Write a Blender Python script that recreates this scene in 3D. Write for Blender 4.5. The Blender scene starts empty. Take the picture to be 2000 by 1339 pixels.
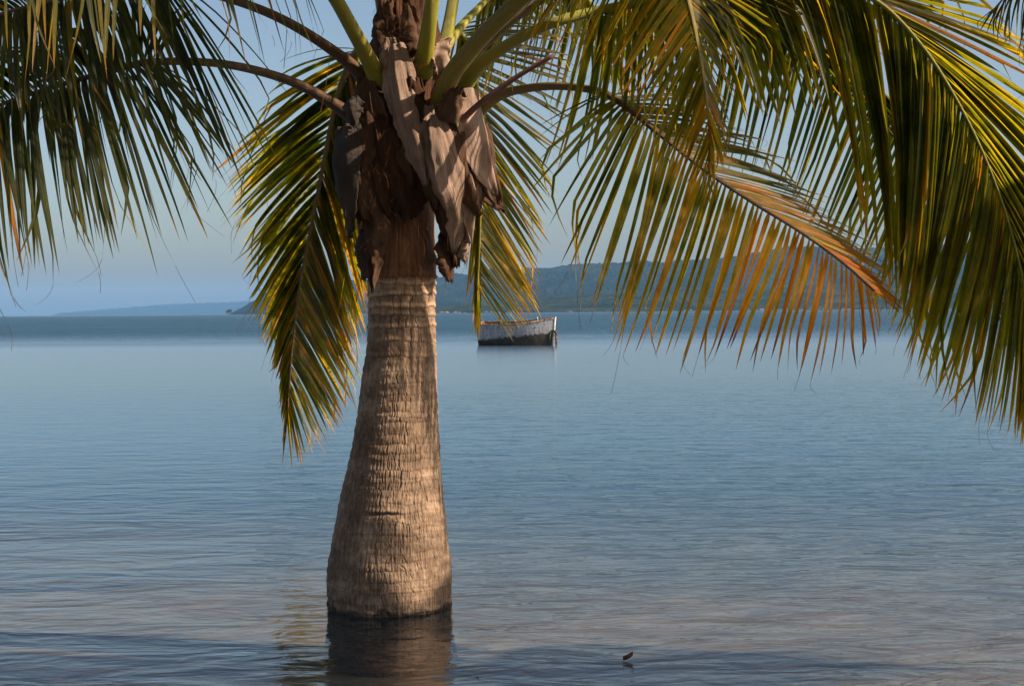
import bpy, math, random
import numpy as np
from mathutils import Vector, Matrix, Euler

R = math.radians
SC = bpy.context.scene
COL = SC.collection
random.seed(7)
rng = np.random.default_rng(7)

# ------------------------------------------------------------------ camera, sky, sun, exposure
FPX = 2900.0
CAM_H = 1.44
PITCH = -1.215
ROLL = 0.49          # horizon rises to the right
cam_data = bpy.data.cameras.new('camera')
cam_data.sensor_width = 36.0
cam_data.lens = 36.0 * FPX / 2000.0
cam_data.clip_start = 0.05
cam_data.clip_end = 60000
cam = bpy.data.objects.new('camera', cam_data)
COL.objects.link(cam)
CAM_ROT = Euler((R(90 + PITCH), 0, 0)).to_matrix() @ Matrix.Rotation(R(-ROLL), 3, 'Z')
cam.matrix_world = Matrix.Translation((0, 0, CAM_H)) @ CAM_ROT.to_4x4()
SC.camera = cam

SUN_EL, SUN_AZ = 34.0, 107.0       # azimuth clockwise from +Y (the view direction)
SV = Vector((math.sin(R(SUN_AZ)) * math.cos(R(SUN_EL)), math.cos(R(SUN_AZ)) * math.cos(R(SUN_EL)), math.sin(R(SUN_EL))))
world = bpy.data.worlds.new('World')
SC.world = world
world.use_nodes = True
wn = world.node_tree
sky = wn.nodes.new('ShaderNodeTexSky')
sky.sky_type = 'NISHITA'
sky.sun_disc = False
sky.sun_elevation = R(SUN_EL)
sky.sun_rotation = R(SUN_AZ)
sky.air_density = 1.0
sky.dust_density = 2.4
sky.ozone_density = 1.1
bg = wn.nodes['Background']
wn.links.new(sky.outputs[0], bg.inputs[0])
bg.inputs[1].default_value = 0.059
sun_d = bpy.data.lights.new('sun', 'SUN')
sun_d.energy = 5.0
sun_d.angle = R(0.5)
sun_d.color = (1.0, 0.80, 0.60)
sun = bpy.data.objects.new('sun', sun_d)
COL.objects.link(sun)
sun.rotation_euler = SV.to_track_quat('Z', 'Y').to_euler()
sun.location = SV * 30
SC.view_settings.view_transform = 'Standard'
SC.view_settings.look = 'None'
SC.view_settings.gamma = 1.0
SC.view_settings.exposure = 1.2
SC.render.resolution_x, SC.render.resolution_y = 1024, 685
SC.cycles.use_denoising = True
SC.cycles.transparent_max_bounces = 16
SC.cycles.max_bounces = 8
SC.cycles.volume_bounces = 1

# ------------------------------------------------------------------ helpers
def ray(px, py):
    v = CAM_ROT @ Vector(((px - 1000.0) / FPX, (669.5 - py) / FPX, -1.0))
    return v / v.y
def at(px, py, D):
    """World point seen at photograph pixel px, py, D metres ahead of the camera."""
    v = ray(px, py) * D
    return Vector((v.x, v.y, v.z + CAM_H))
def on_plane(px, py, z=0.0):
    v = ray(px, py)
    return at(px, py, (z - CAM_H) / v.z)

def tag(o, label=None, cat=None, group=None, kind=None):
    for k, v in (('label', label), ('category', cat), ('group', group), ('kind', kind)):
        if v: o[k] = v
    return o
def mesh_obj(name, verts, faces, mat=None, parent=None, smooth=True, uvs=None, col=None):
    me = bpy.data.meshes.new(name)
    me.from_pydata([tuple(v) for v in verts], [], faces)
    me.update()
    if smooth:
        me.polygons.foreach_set('use_smooth', [True] * len(me.polygons))
    if uvs is not None:
        lay = me.uv_layers.new(name='UVMap')
        idx = np.empty(len(me.loops), dtype=np.int32)
        me.loops.foreach_get('vertex_index', idx)
        lay.data.foreach_set('uv', np.asarray(uvs, dtype=np.float32)[idx].ravel())
    if col is not None:
        a = me.attributes.new('tone', 'FLOAT_COLOR', 'POINT')
        a.data.foreach_set('color', np.asarray(col, dtype=np.float32).ravel())
    if mat: me.materials.append(mat)
    o = bpy.data.objects.new(name, me)
    COL.objects.link(o)
    if parent is not None:
        o.parent = parent
        o.matrix_parent_inverse = parent.matrix_world.inverted()
    return o
def empty(name, loc):
    o = bpy.data.objects.new(name, None)
    o.empty_display_size = 0.2
    COL.objects.link(o)
    o.location = loc
    o.matrix_world = Matrix.Translation(loc)
    return o

def vnoise(x, y, seed=0, px=64, py=256):
    """Lattice value noise, periodic in x over px cells; numpy arrays in, -1..1 out."""
    g = np.random.default_rng(seed).uniform(-1, 1, (py, px))
    xi = np.floor(x).astype(int); yi = np.floor(y).astype(int)
    fx = x - xi; fy = y - yi
    fx = fx * fx * (3 - 2 * fx); fy = fy * fy * (3 - 2 * fy)
    a = g[yi % py, xi % px]; b = g[yi % py, (xi + 1) % px]
    c = g[(yi + 1) % py, xi % px]; d = g[(yi + 1) % py, (xi + 1) % px]
    return (a * (1 - fx) + b * fx) * (1 - fy) + (c * (1 - fx) + d * fx) * fy

def spline(pts, n):
    """Catmull-Rom through pts; returns n points and their parameter in index units."""
    P = [Vector(p) for p in pts]
    P = [P[0] * 2 - P[1]] + P + [P[-1] * 2 - P[-2]]
    out = []
    for i in range(n):
        u = (len(pts) - 1) * i / (n - 1)
        out.append(sp_at(P, u))
    return out
def sp_at(P, u):
    k = min(int(u), len(P) - 4)
    t = u - k
    a, b, c, d = P[k], P[k + 1], P[k + 2], P[k + 3]
    return 0.5 * ((2 * b) + (c - a) * t + (2 * a - 5 * b + 4 * c - d) * t * t + (3 * b - a - 3 * c + d) * t ** 3)
def interp(u, keys):
    """keys: list of (u, value) with Vector or float values."""
    if u <= keys[0][0]: return keys[0][1]
    for (u0, a), (u1, b) in zip(keys, keys[1:]):
        if u <= u1:
            t = (u - u0) / (u1 - u0)
            return a * (1 - t) + b * t
    return keys[-1][1]

def tube(pts, rad, nseg=10, flat=1.0, up=Vector((0, 0, 1)), closed=True, V=None, F=None, UV=None, groove=0.0):
    """Sweeps an oval along pts. rad: list of half widths. Appends to V, F, UV."""
    V = [] if V is None else V; F = [] if F is None else F; UV = [] if UV is None else UV
    base = len(V)
    n = len(pts)
    s = None
    for i, p in enumerate(pts):
        t = (pts[min(i + 1, n - 1)] - pts[max(i - 1, 0)]).normalized()
        if s is None:
            s = t.cross(up)
            if s.length < 1e-3: s = t.cross(Vector((1, 0, 0)))
            s.normalize()
        s = (s - t * s.dot(t)).normalized()
        u = s.cross(t).normalized()
        for k in range(nseg):
            a = 2 * math.pi * k / nseg
            ca, sa = math.cos(a), math.sin(a)
            h = sa * flat
            if groove and sa > 0: h = sa * flat * (1 - groove * (1 - abs(ca)) * 1.6)
            V.append(p + s * (ca * rad[i]) + u * (h * rad[i]))
            UV.append((k / nseg, i / (n - 1)))
    for i in range(n - 1):
        for k in range(nseg):
            a = base + i * nseg + k; b = base + i * nseg + (k + 1) % nseg
            F.append((a, b, b + nseg, a + nseg))
    if closed:
        F.append(tuple(base + k for k in reversed(range(nseg))))
        F.append(tuple(base + (n - 1) * nseg + k for k in range(nseg)))
    return V, F, UV

# ------------------------------------------------------------------ node materials
class NB:
    def __init__(s, name):
        s.m = bpy.data.materials.new(name); s.m.use_nodes = True
        s.t = s.m.node_tree; s.t.nodes.clear()
        s.out = s.t.nodes.new('ShaderNodeOutputMaterial')
    def n(s, typ, ins=None, **kw):
        nd = s.t.nodes.new('ShaderNode' + typ)
        for k, v in kw.items(): setattr(nd, k, v)
        for k, v in (ins or {}).items():
            if hasattr(v, 'bl_rna') and isinstance(v, bpy.types.NodeSocket): s.t.links.new(v, nd.inputs[k])
            else: nd.inputs[k].default_value = v
        return nd
    def math(s, op, a, b=0.0, c=0.0, clamp=False):
        return s.n('Math', {0: a, 1: b, 2: c}, operation=op, use_clamp=clamp).outputs[0]
    def ramp(s, fac, stops, interp='LINEAR'):
        nd = s.n('ValToRGB', {0: fac})
        nd.color_ramp.interpolation = interp
        el = nd.color_ramp.elements
        while len(el) > 1: el.remove(el[-1])
        el[0].position = stops[0][0]; el[0].color = (*stops[0][1], 1)
        for p, c in stops[1:]:
            e = el.new(p); e.color = (*c, 1)
        return nd.outputs[0]
    def mix(s, f, a, b, blend='MIX'):
        nd = s.n('Mix', data_type='RGBA', blend_type=blend)
        for sock, v in ((nd.inputs[0], f), (nd.inputs[6], a), (nd.inputs[7], b)):
            if isinstance(v, bpy.types.NodeSocket): s.t.links.new(v, sock)
            else: sock.default_value = v if not isinstance(v, tuple) else (*v, 1) if len(v) == 3 else v
        return nd.outputs[2]
    def noise(s, scale, vec=None, detail=4, rough=0.55, dist=0.0, dim='3D'):
        nd = s.n('TexNoise', {'Scale': scale, 'Detail': detail, 'Roughness': rough, 'Distortion': dist}, noise_dimensions=dim)
        if vec is not None: s.t.links.new(vec, nd.inputs['Vector'])
        return nd.outputs[0]
    def mapping(s, vec, scale=(1, 1, 1), loc=(0, 0, 0), rot=(0, 0, 0)):
        return s.n('Mapping', {'Vector': vec, 'Scale': scale, 'Location': loc, 'Rotation': rot}).outputs[0]
    def obj(s): return s.n('TexCoord').outputs['Object']
    def uv(s): return s.n('TexCoord').outputs['UV']
    def pos(s): return s.n('NewGeometry').outputs['Position']
    def bump(s, h, dist=1.0, strength=1.0):
        return s.n('Bump', {'Height': h, 'Distance': dist, 'Strength': strength}).outputs[0]
    def end(s, sock, vol=False):
        s.t.links.new(sock, s.out.inputs['Volume' if vol else 'Surface']); return s.m
    def pbr(s, col, rough=0.8, normal=None, spec=0.3, metal=0.0):
        d = {'Base Color': col if isinstance(col, bpy.types.NodeSocket) else (*col, 1), 'Roughness': rough,
             'Specular IOR Level': spec, 'Metallic': metal}
        if normal is not None: d['Normal'] = normal
        return s.end(s.n('BsdfPrincipled', d).outputs[0])

def leaf_material():
    b = NB('palm_leaflet')
    tone = b.n('Attribute', attribute_name='tone').outputs['Color']
    sep = b.n('SeparateColor', {0: tone})
    rnd, dry, s = sep.outputs[0], sep.outputs[1], sep.outputs[2]
    uv = b.n('SeparateXYZ', {0: b.uv()})
    across = uv.outputs[0]
    nz = b.noise(9, b.mapping(b.obj(), (1, 1, 1)), 5, 0.6)
    nf = b.noise(70, b.obj(), 3, 0.6)
    tip = b.math('POWER', s, 5.0)
    f = b.math('ADD', dry, b.math('MULTIPLY', b.math('SUBTRACT', nz, 0.5), 0.55))
    f = b.math('ADD', f, b.math('MULTIPLY', b.math('SUBTRACT', rnd, 0.5), 0.30))
    f = b.math('MINIMUM', f, 0.73)
    f = b.math('ADD', f, b.math('MULTIPLY', tip, 0.34))
    # blade edges turn first
    edge = b.math('MULTIPLY', b.math('ABSOLUTE', b.math('SUBTRACT', across, 0.5)), 2.0)
    f = b.math('ADD', f, b.math('MULTIPLY', b.math('POWER', edge, 3.0), 0.12))
    f = b.math('ADD', f, b.math('MULTIPLY', b.math('SUBTRACT', nf, 0.5), 0.12), clamp=True)
    st = [(0.0, (0.009, 0.018, 0.005)), (0.22, (0.020, 0.032, 0.005)), (0.42, (0.055, 0.056, 0.006)),
          (0.6, (0.21, 0.125, 0.008)), (0.76, (0.25, 0.092, 0.006)), (0.9, (0.11, 0.035, 0.008)), (1.0, (0.12, 0.055, 0.022))]
    base = b.ramp(f, st)
    st2 = [(0.0, (0.06, 0.10, 0.006)), (0.22, (0.21, 0.23, 0.009)), (0.42, (0.52, 0.43, 0.012)),
           (0.6, (0.95, 0.55, 0.014)), (0.76, (0.97, 0.36, 0.012)), (0.9, (0.46, 0.14, 0.02)), (1.0, (0.24, 0.11, 0.04))]
    tr = b.ramp(f, st2)
    rib = b.math('LESS_THAN', edge, 0.10)
    base = b.mix(b.math('MULTIPLY', rib, 0.75), base, (0.16, 0.145, 0.035))
    nrm = b.bump(b.math('SINE', b.math('MULTIPLY', across, 70.0)), 0.0006)
    dif = b.n('BsdfDiffuse', {0: base, 'Normal': nrm}).outputs[0]
    tra = b.n('BsdfTranslucent', {0: tr, 'Normal': nrm}).outputs[0]
    m1 = b.n('MixShader', {0: 0.62, 1: dif, 2: tra}).outputs[0]
    gl = b.n('BsdfGlossy', {0: (1, 1, 1, 1), 'Roughness': 0.42, 'Normal': nrm}).outputs[0]
    fr = b.n('Fresnel', {0: 1.42, 'Normal': nrm}).outputs[0]
    return b.end(b.n('MixShader', {0: b.math('MULTIPLY', fr, 0.05), 1: m1, 2: gl}).outputs[0])
M_LEAF = leaf_material()

def petiole_material():
    b = NB('palm_petiole')
    tone = b.n('Attribute', attribute_name='tone').outputs['Color']
    sep = b.n('SeparateColor', {0: tone})
    rnd, dry, s = sep.outputs[0], sep.outputs[1], sep.outputs[2]
    co = b.uv()
    nz = b.noise(6, b.mapping(co, (10, 1.6, 1)), 4, 0.6)
    n2 = b.noise(40, b.obj(), 3)
    f = b.math('ADD', dry, b.math('MULTIPLY', b.math('SUBTRACT', nz, 0.5), 0.5))
    f = b.math('ADD', f, b.math('MULTIPLY', b.math('SUBTRACT', n2, 0.5), 0.2), clamp=True)
    c = b.ramp(f, [(0, (0.24, 0.235, 0.014)), (0.3, (0.25, 0.23, 0.028)), (0.5, (0.17, 0.12, 0.028)),
                   (0.7, (0.085, 0.045, 0.02)), (1.0, (0.035, 0.02, 0.013))])
    # scurfy pinkish brown edges
    u = b.n('SeparateXYZ', {0: co}).outputs[0]
    eu = b.math('ABSOLUTE', b.math('SUBTRACT', b.math('FRACT', b.math('MULTIPLY', u, 2.0)), 0.5))
    ef = b.math('GREATER_THAN', b.math('ADD', eu, b.math('MULTIPLY', b.math('SUBTRACT', n2, 0.5), 0.25)), 0.43)
    base_f = b.math('SUBTRACT', 1.0, s, clamp=True)
    c = b.mix(b.math('MULTIPLY', ef, b.math('MULTIPLY', base_f, 0.8)), c, (0.22, 0.13, 0.09))
    nrm = b.bump(b.noise(30, b.mapping(co, (14, 1, 1)), 3), 0.004)
    return b.pbr(c, 0.5, nrm, 0.4)
M_PET = petiole_material()

# ------------------------------------------------------------------ palm fronds
def frond(parent, keys, leafs, r0, r1, spacing=0.028, width=0.032, label=None, dry=0.15, pet_dry=0.15,
          bow=0.10, fwd=0.07, ragged=0.25, wire=0.25, jit=0.05, flat=0.78, seed=0, twist=25, dry_end=None, sides='LR'):
    """keys: (px,py,D) rachis points. leafs: (u, tipL, tipR) tips as (px,py,D)."""
    rs = random.Random(seed)
    spacing *= .74; width *= .74; wire *= .45
    W3 = lambda k: k if isinstance(k, Vector) else at(*k)
    pts = [W3(k) for k in keys]
    P = [pts[0] * 2 - pts[1]] + pts + [pts[-1] * 2 - pts[-2]]
    N = 16 * len(pts)
    line = spline(pts, N)
    U = [(len(pts) - 1) * i / (N - 1) for i in range(N)]
    cum = [0.0]
    for a, c in zip(line, line[1:]): cum.append(cum[-1] + (c - a).length)
    tot = cum[-1]
    rad = []
    for d in cum:
        t = d / tot
        tp = max(.05, cum[min(N - 1, int(leafs[0][0] / (len(pts) - 1) * (N - 1)))] / tot)
        r = r0 * (1 - .25 * t / tp) if t < tp else r1 + (r0 * .75 - r1) * (1 - (t - tp) / (1 - tp)) ** 1.9
        r *= 1 + 1.15 * math.exp(-d / 0.15)
        rad.append(r)
    V, F, UV = tube(line, rad, 12, flat, Vector((0, 0, 1)), groove=0.25)
    de = dry if dry_end is None else dry_end
    colr = [(rs.random(), pet_dry + (de - dry) * (v[1]), min(1, v[1] * 2.5), 1) for v in UV]
    fo = mesh_obj('frond', V, F, M_PET, parent, uvs=UV, col=colr)
    if label: fo['label'] = label
    # leaflets
    u0, u1 = leafs[0][0], leafs[-1][0]
    d0 = interp(u0, list(zip(U, cum))); d1 = interp(u1, list(zip(U, cum)))
    LV, LF, LUV, LC = [], [], [], []
    NS = 11
    for si, side in enumerate('LR'):
        if side not in sides: continue
        tk = [(k[0], W3(k[1 + si])) for k in leafs if k[1 + si] is not None]
        if not tk: continue
        d = d0 + rs.random() * spacing
        while d < d1:
            u = interp(d, list(zip(cum, U)))
            root = sp_at(P, u)
            T = (sp_at(P, min(u + .05, len(pts) - 1)) - sp_at(P, max(u - .05, 0))).normalized()
            tip = interp(u, tk)
            L = (tip - root).length
            q = (d - d0) / (d1 - d0)
            tip = tip + Vector((rs.gauss(0, 1), rs.gauss(0, 1), rs.gauss(0, 1))) * L * jit
            # sometimes a leaflet is short or broken
            x = rs.random()
            cut = 1.0
            if x < ragged * 0.35: cut = rs.uniform(0.55, 0.9)
            chord = tip - root
            up = Vector((0, 0, 1))
            c1 = root + chord * 0.35 + up * (bow * 1.2 * L * rs.uniform(.6, 1.4)) + T * (fwd * L)
            c2 = root + chord * 0.75 + up * (bow * 0.9 * L * rs.uniform(.5, 1.3)) + T * (fwd * 0.7 * L)
            w0 = width * rs.uniform(0.75, 1.15) * (1.0 if q < .75 else 1.0 - 0.5 * (q - .75) / .25) * (0.7 + 0.3 * min(1, q / .12))
            rv = rs.random(); dr = dry + (de - dry) * q + rs.gauss(0, 0.03)
            if rs.random() < 0.05: dr += rs.uniform(.2, .5)
            tw = R(rs.gauss(0, twist)); tw2 = R(rs.gauss(0, twist * 1.6))
            kink = rs.random() < ragged
            kp = rs.uniform(0.70, 0.93)
            kd = Vector((rs.gauss(0, .5), rs.gauss(0, .5), -1)).normalized()
            base = len(LV)
            prev = None; pw = None
            ss = [0, .04, .12, .22, .33, .45, .57, .69, .80, .91, 1.0]
            pp = []
            for s in ss:
                e = s * cut
                a = 1 - e
                p = root * a ** 3 + c1 * 3 * a * a * e + c2 * 3 * a * e * e + tip * e ** 3
                pp.append(p)
            if kink:
                for k in range(1, NS):
                    if ss[k] > kp:
                        seg = (pp[k] - pp[k - 1]).length
                        p_old = pp[k]
                        # from here on the tip hangs
                        dd = (kd * (ss[k] - kp) / (1 - kp) * 1.4 + (p_old - pp[k - 1]).normalized() * 0.5).normalized()
                        shift = pp[k - 1] + dd * L * 0.11 - p_old
                        for m in range(k, NS): pp[m] = pp[m] + shift
            for k, s in enumerate(ss):
                p = pp[k]
                t = (pp[min(k + 1, NS - 1)] - pp[max(k - 1, 0)]).normalized()
                w = T - t * T.dot(t)
                if w.length < 0.35:
                    w = w + (Vector((1, 0, 0)) - t * t.x) * 0.5
                w.normalize()
                nn = t.cross(w).normalized()
                ang = tw + (tw2 - tw) * s
                wd = w * math.cos(ang) + nn * math.sin(ang)
                nd = t.cross(wd).normalized()
                if pw is not None and wd.dot(pw) < 0: wd = -wd; nd = -nd
                pw = wd
                prof = min(1.0, 0.30 + s * 7) * (1 - s ** 2.6) ** 0.8 + 0.045
                hw = w0 * 0.5 * prof
                fold = 0.75 * (1 - 0.5 * s)
                LV += [p + wd * hw + nd * hw * fold, p, p - wd * hw + nd * hw * fold]
                LUV += [(0, s), (0.5, s), (1, s)]
                LC += [(rv, dr, s * cut, 1)] * 3
                if k:
                    a = base + 3 * (k - 1)
                    LF += [(a, a + 1, a + 4, a + 3), (a + 1, a + 2, a + 5, a + 4)]
            # dry thread hanging off the tip
            if rs.random() < wire:
                q0 = pp[-1]; dirv = (pp[-1] - pp[-2]).normalized()
                ln = rs.uniform(.03, .11) * (L / 0.6)
                b2 = len(LV)
                curl = Vector((rs.gauss(0, 1), rs.gauss(0, 1), rs.uniform(-1, .3))) * 0.35
                for k in range(7):
                    LV += [q0 + Vector((0.0007, 0, 0)), q0 - Vector((0.0007, 0, 0))]
                    LUV += [(0.2, 1), (0.2, 1)]; LC += [(rv, .8, 1, 1)] * 2
                    if k: a = b2 + 2 * (k - 1); LF.append((a, a + 1, a + 3, a + 2))
                    dirv = (dirv + curl * 0.5 + Vector((0, 0, -.12))).normalized()
                    q0 = q0 + dirv * ln / 6
            d += spacing * rs.uniform(0.72, 1.3)
    mesh_obj('leaflets', LV, LF, M_LEAF, fo, uvs=LUV, col=LC)
    return fo

TD = 7.3        # distance of the trunk
palm = empty('palm_tree', (at(762, 1208, TD).x, TD, -0.25))
tag(palm, 'bottle-based coconut palm standing in shallow water, grey ringed trunk, drooping yellow-green fronds', 'palm tree')

def build_fronds():
    # behind the trunk, hanging on the left
    frond(palm, [(745, 130, 7.5), (705, 95, 7.75), (672, 150, 7.95), (648, 240, 8.25), (628, 340, 8.53), (606, 450, 8.84), (585, 560, 9.1), (570, 680, 9.38), (562, 800, 9.72)],
          [(1.0, (560, 110, 8.2), (700, 320, 8.38)), (1.5, (500, 235, 8.64), (728, 420, 8.66)), (2.0, (446, 330, 8.9), (735, 480, 8.82)), (2.6, (440, 388, 9.17), (735, 540, 8.99)), (3.3, (462, 440, 9.21), (722, 590, 9.23)),
           (4.2, (478, 535, 9.38), (704, 640, 9.47)), (5.0, (498, 620, 9.52), (694, 690, 9.71)), (6.0, (528, 700, 9.64), (688, 760, 9.91)),
           (7.0, (545, 740, 9.65), (655, 830, 10.0)), (7.6, (552, 830, 9.8), (610, 880, 10.04)), (8, (556, 905, 10.01), (565, 915, 10.04))],
          0.028, 0.006, spacing=0.027, width=0.036, dry=0.22, dry_end=0.42, bow=0.07, seed=11, pet_dry=.5, jit=.03)
    # behind the trunk, hanging on the right
    frond(palm, [(840, 120, 7.5), (880, 60, 7.8), (915, 90, 7.95), (932, 180, 8.06), (938, 280, 8.28), (938, 380, 8.49), (936, 480, 8.65), (932, 560, 8.77)],
          [(1.0, (830, 230, 8.17), (1110, 40, 8.3)), (2.0, (880, 300, 8.32), (1125, 130, 8.4)), (3.0, (915, 420, 8.58), (1092, 310, 8.74)), (3.6, (918, 480, 8.7), (1070, 420, 8.88)), (4.4, (922, 560, 8.87), (1058, 500, 9.05)),
           (5.2, (926, 600, 8.86), (1045, 580, 9.12)), (6.0, (930, 640, 8.95), (1034, 625, 9.11)), (7, (934, 665, 8.95), (1000, 660, 9.09))],
          0.026, 0.006, spacing=0.026, width=0.028, dry=0.24, dry_end=0.36, bow=0.07, seed=12, jit=.03, ragged=.15)
    # behind, up-right background of the crown
    frond(palm, [(850, 110, 7.5), (930, 20, 7.9), (1000, -40, 8.2), (1080, -50, 8.5), (1150, 0, 8.7), (1200, 80, 8.8)],
          [(1.0, (905, 160, 7.9), (1000, 40, 8.4)), (2, (940, 190, 8.0), (1120, 60, 8.7)), (3, (1040, 160, 8.3), (1180, 130, 8.9)), (4, (1090, 230, 8.5), (1230, 200, 9)), (5, (1190, 220, 8.7), (1230, 230, 8.9))],
          0.03, 0.006, spacing=0.03, width=0.03, dry=0.2, dry_end=0.3, seed=13)
    # left, drooping toward the camera
    frond(palm, [(715, 245, 7.2), (640, 195, 7.0), (560, 155, 6.8), (440, 125, 6.45), (300, 120, 6.1), (210, 140, 5.8), (110, 168, 5.5), (0, 205, 5.2), (-120, 260, 4.9), (-240, 330, 4.7)],
          [(3.95, (490, 330, 5.75), (380, 20, 6.6)), (4.2, (430, 330, 5.5), (300, 10, 6.7)), (4.6, (410, 440, 5.35), (200, 30, 6.6)), (5.1, (300, 470, 5.15), (110, 60, 6.4)),
           (5.6, (205, 460, 5.0), (30, 100, 6.1)), (6.2, (110, 490, 4.9), (-60, 120, 5.9)), (6.8, (40, 520, 4.75), (-100, 150, 5.7)), (7.3, (5, 580, 4.6), (-150, 200, 5.5)), (8, (-80, 600, 4.5), (-250, 300, 5.2)), (9, (-230, 560, 4.4), (-330, 400, 4.8))],
          0.031, 0.007, spacing=0.020, width=0.029, dry=0.03, dry_end=0.05, bow=0.10, fwd=0.04, seed=14, pet_dry=.75, jit=.045, wire=.5)
    # upper left, over the top edge
    frond(palm, [(735, 180, 7.25), (690, 130, 7.1), (620, 78, 6.9), (540, 32, 6.7), (450, -2, 6.4), (340, -28, 6.1), (220, -20, 5.8), (100, 2, 5.5), (0, 28, 5.2), (-110, 70, 4.9)],
          [(4.9, (560, 210, 5.9), (330, -200, 6.6)), (5.2, (490, 330, 5.7), (250, -170, 6.5)), (5.6, (430, 360, 5.6), (160, -150, 6.4)), (6.1, (300, 300, 5.45), (60, -110, 6.2)),
           (6.6, (190, 260, 5.3), (0, -70, 6.0)), (7.2, (95, 230, 5.1), (-60, -40, 5.7)), (8, (-10, 260, 4.9), (-120, 20, 5.4)), (9, (-170, 300, 4.7), (-200, 100, 5.1))],
          0.031, 0.007, spacing=0.020, width=0.029, dry=0.06, dry_end=0.15, bow=0.10, fwd=0.04, seed=15, pet_dry=.72, jit=.05, wire=.4)
    # bright green petiole up-left, its leaflets brush the top edge
    frond(palm, [(764, 215, 7.25), (722, 120, 7.03), (690, 60, 6.8), (650, -10, 6.55), (590, -90, 6.2), (500, -150, 5.8), (380, -180, 5.3), (240, -170, 4.9), (100, -130, 4.5), (-40, -70, 4.2)],
          [(4.2, (640, 80, 5.9), (400, -300, 6.2)), (4.8, (600, 100, 5.6), (330, -300, 6.0)), (5.3, (520, 100, 5.4), (240, -280, 5.7)), (6.0, (430, 90, 4.9), (160, -270, 5.3)), (6.7, (280, 80, 4.6), (60, -230, 5.0)),
           (7.4, (170, 140, 4.3), (-50, -200, 4.7)), (8.1, (60, 150, 4.1), (-120, -120, 4.4)), (9, (-60, 160, 3.9), (-200, -40, 4.2))],
          0.040, 0.007, spacing=0.075, width=0.026, dry=0.14, dry_end=0.34, bow=0.08, fwd=0.03, seed=16, pet_dry=.05, jit=.06, wire=.5)
    # upright ones
    frond(palm, [(775, 130, 7.2), (758, 60, 7.25), (742, -20, 7.3), (715, -130, 7.4), (660, -250, 7.6), (580, -340, 7.8), (470, -380, 8.0)],
          [(3.0, (560, -60, 7.8), (800, -190, 7.6)), (4, (500, -120, 8.0), (700, -420, 7.8)), (5, (430, -230, 8.1), (560, -500, 8)), (6, (370, -350, 8.2), (430, -460, 8.2))],
          0.040, 0.008, spacing=0.04, width=0.03, seed=17, pet_dry=.45)
    frond(palm, [(818, 185, 7.25), (832, 90, 7.02), (842, 20, 6.9), (855, -70, 6.85), (885, -200, 6.8), (950, -320, 6.7), (1060, -390, 6.5)],
          [(3.0, (760, -80, 6.9), (1010, -60, 6.7)), (4, (760, -260, 6.9), (1120, -200, 6.6)), (5, (850, -420, 6.9), (1160, -300, 6.4)), (6, (1030, -500, 6.7), (1180, -370, 6.3))],
          0.040, 0.008, spacing=0.04, width=0.03, seed=18, pet_dry=.0)
    frond(palm, [(845, 170, 7.45), (868, 90, 7.6), (885, 0, 7.7), (900, -110, 7.8), (940, -220, 8), (1010, -300, 8.2), (1110, -330, 8.5)],
          [(3.0, (830, -100, 7.9), (1030, -80, 8.1)), (4, (830, -280, 8), (1120, -160, 8.4)), (5, (920, -400, 8.2), (1190, -230, 8.6)), (6, (1080, -420, 8.5), (1210, -300, 8.8))],
          0.036, 0.008, spacing=0.04, width=0.03, seed=19, pet_dry=.1)
    # broad shaded petiole toward the camera on the right, its end hangs into view
    frond(palm, [(846, 262, 7.22), (875, 160, 6.96), (930, 85, 6.75), (1010, 5, 6.5), (1110, -85, 6.2), (1220, -135, 5.85), (1300, -100, 5.6), (1338, -20, 5.45), (1362, 80, 5.4), (1378, 180, 5.35), (1386, 270, 5.35), (1384, 340, 5.35)],
          [(4.1, (1010, 60, 6.0), (1190, -200, 6.4)), (4.9, (1090, 130, 5.7), (1300, -190, 6.2)), (5.6, (1160, 120, 5.5), (1400, -110, 5.9)), (6.3, (1195, 130, 5.4), (1440, 10, 5.8)), (7.0, (1212, 160, 5.3), (1450, 100, 5.7)),
           (7.6, (1240, 230, 5.3), (1440, 170, 5.6)), (8.2, (1268, 310, 5.3), (1430, 230, 5.5)), (9.0, (1318, 340, 5.3), (1425, 300, 5.4)), (10, (1358, 355, 5.3), (1400, 345, 5.3)), (11, (1375, 400, 5.3), (1390, 410, 5.3))],
          0.047, 0.005, spacing=0.027, width=0.024, dry=0.28, dry_end=0.42, bow=0.07, fwd=.04, seed=20, pet_dry=.35, jit=.035, ragged=.45, twist=18)
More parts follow.
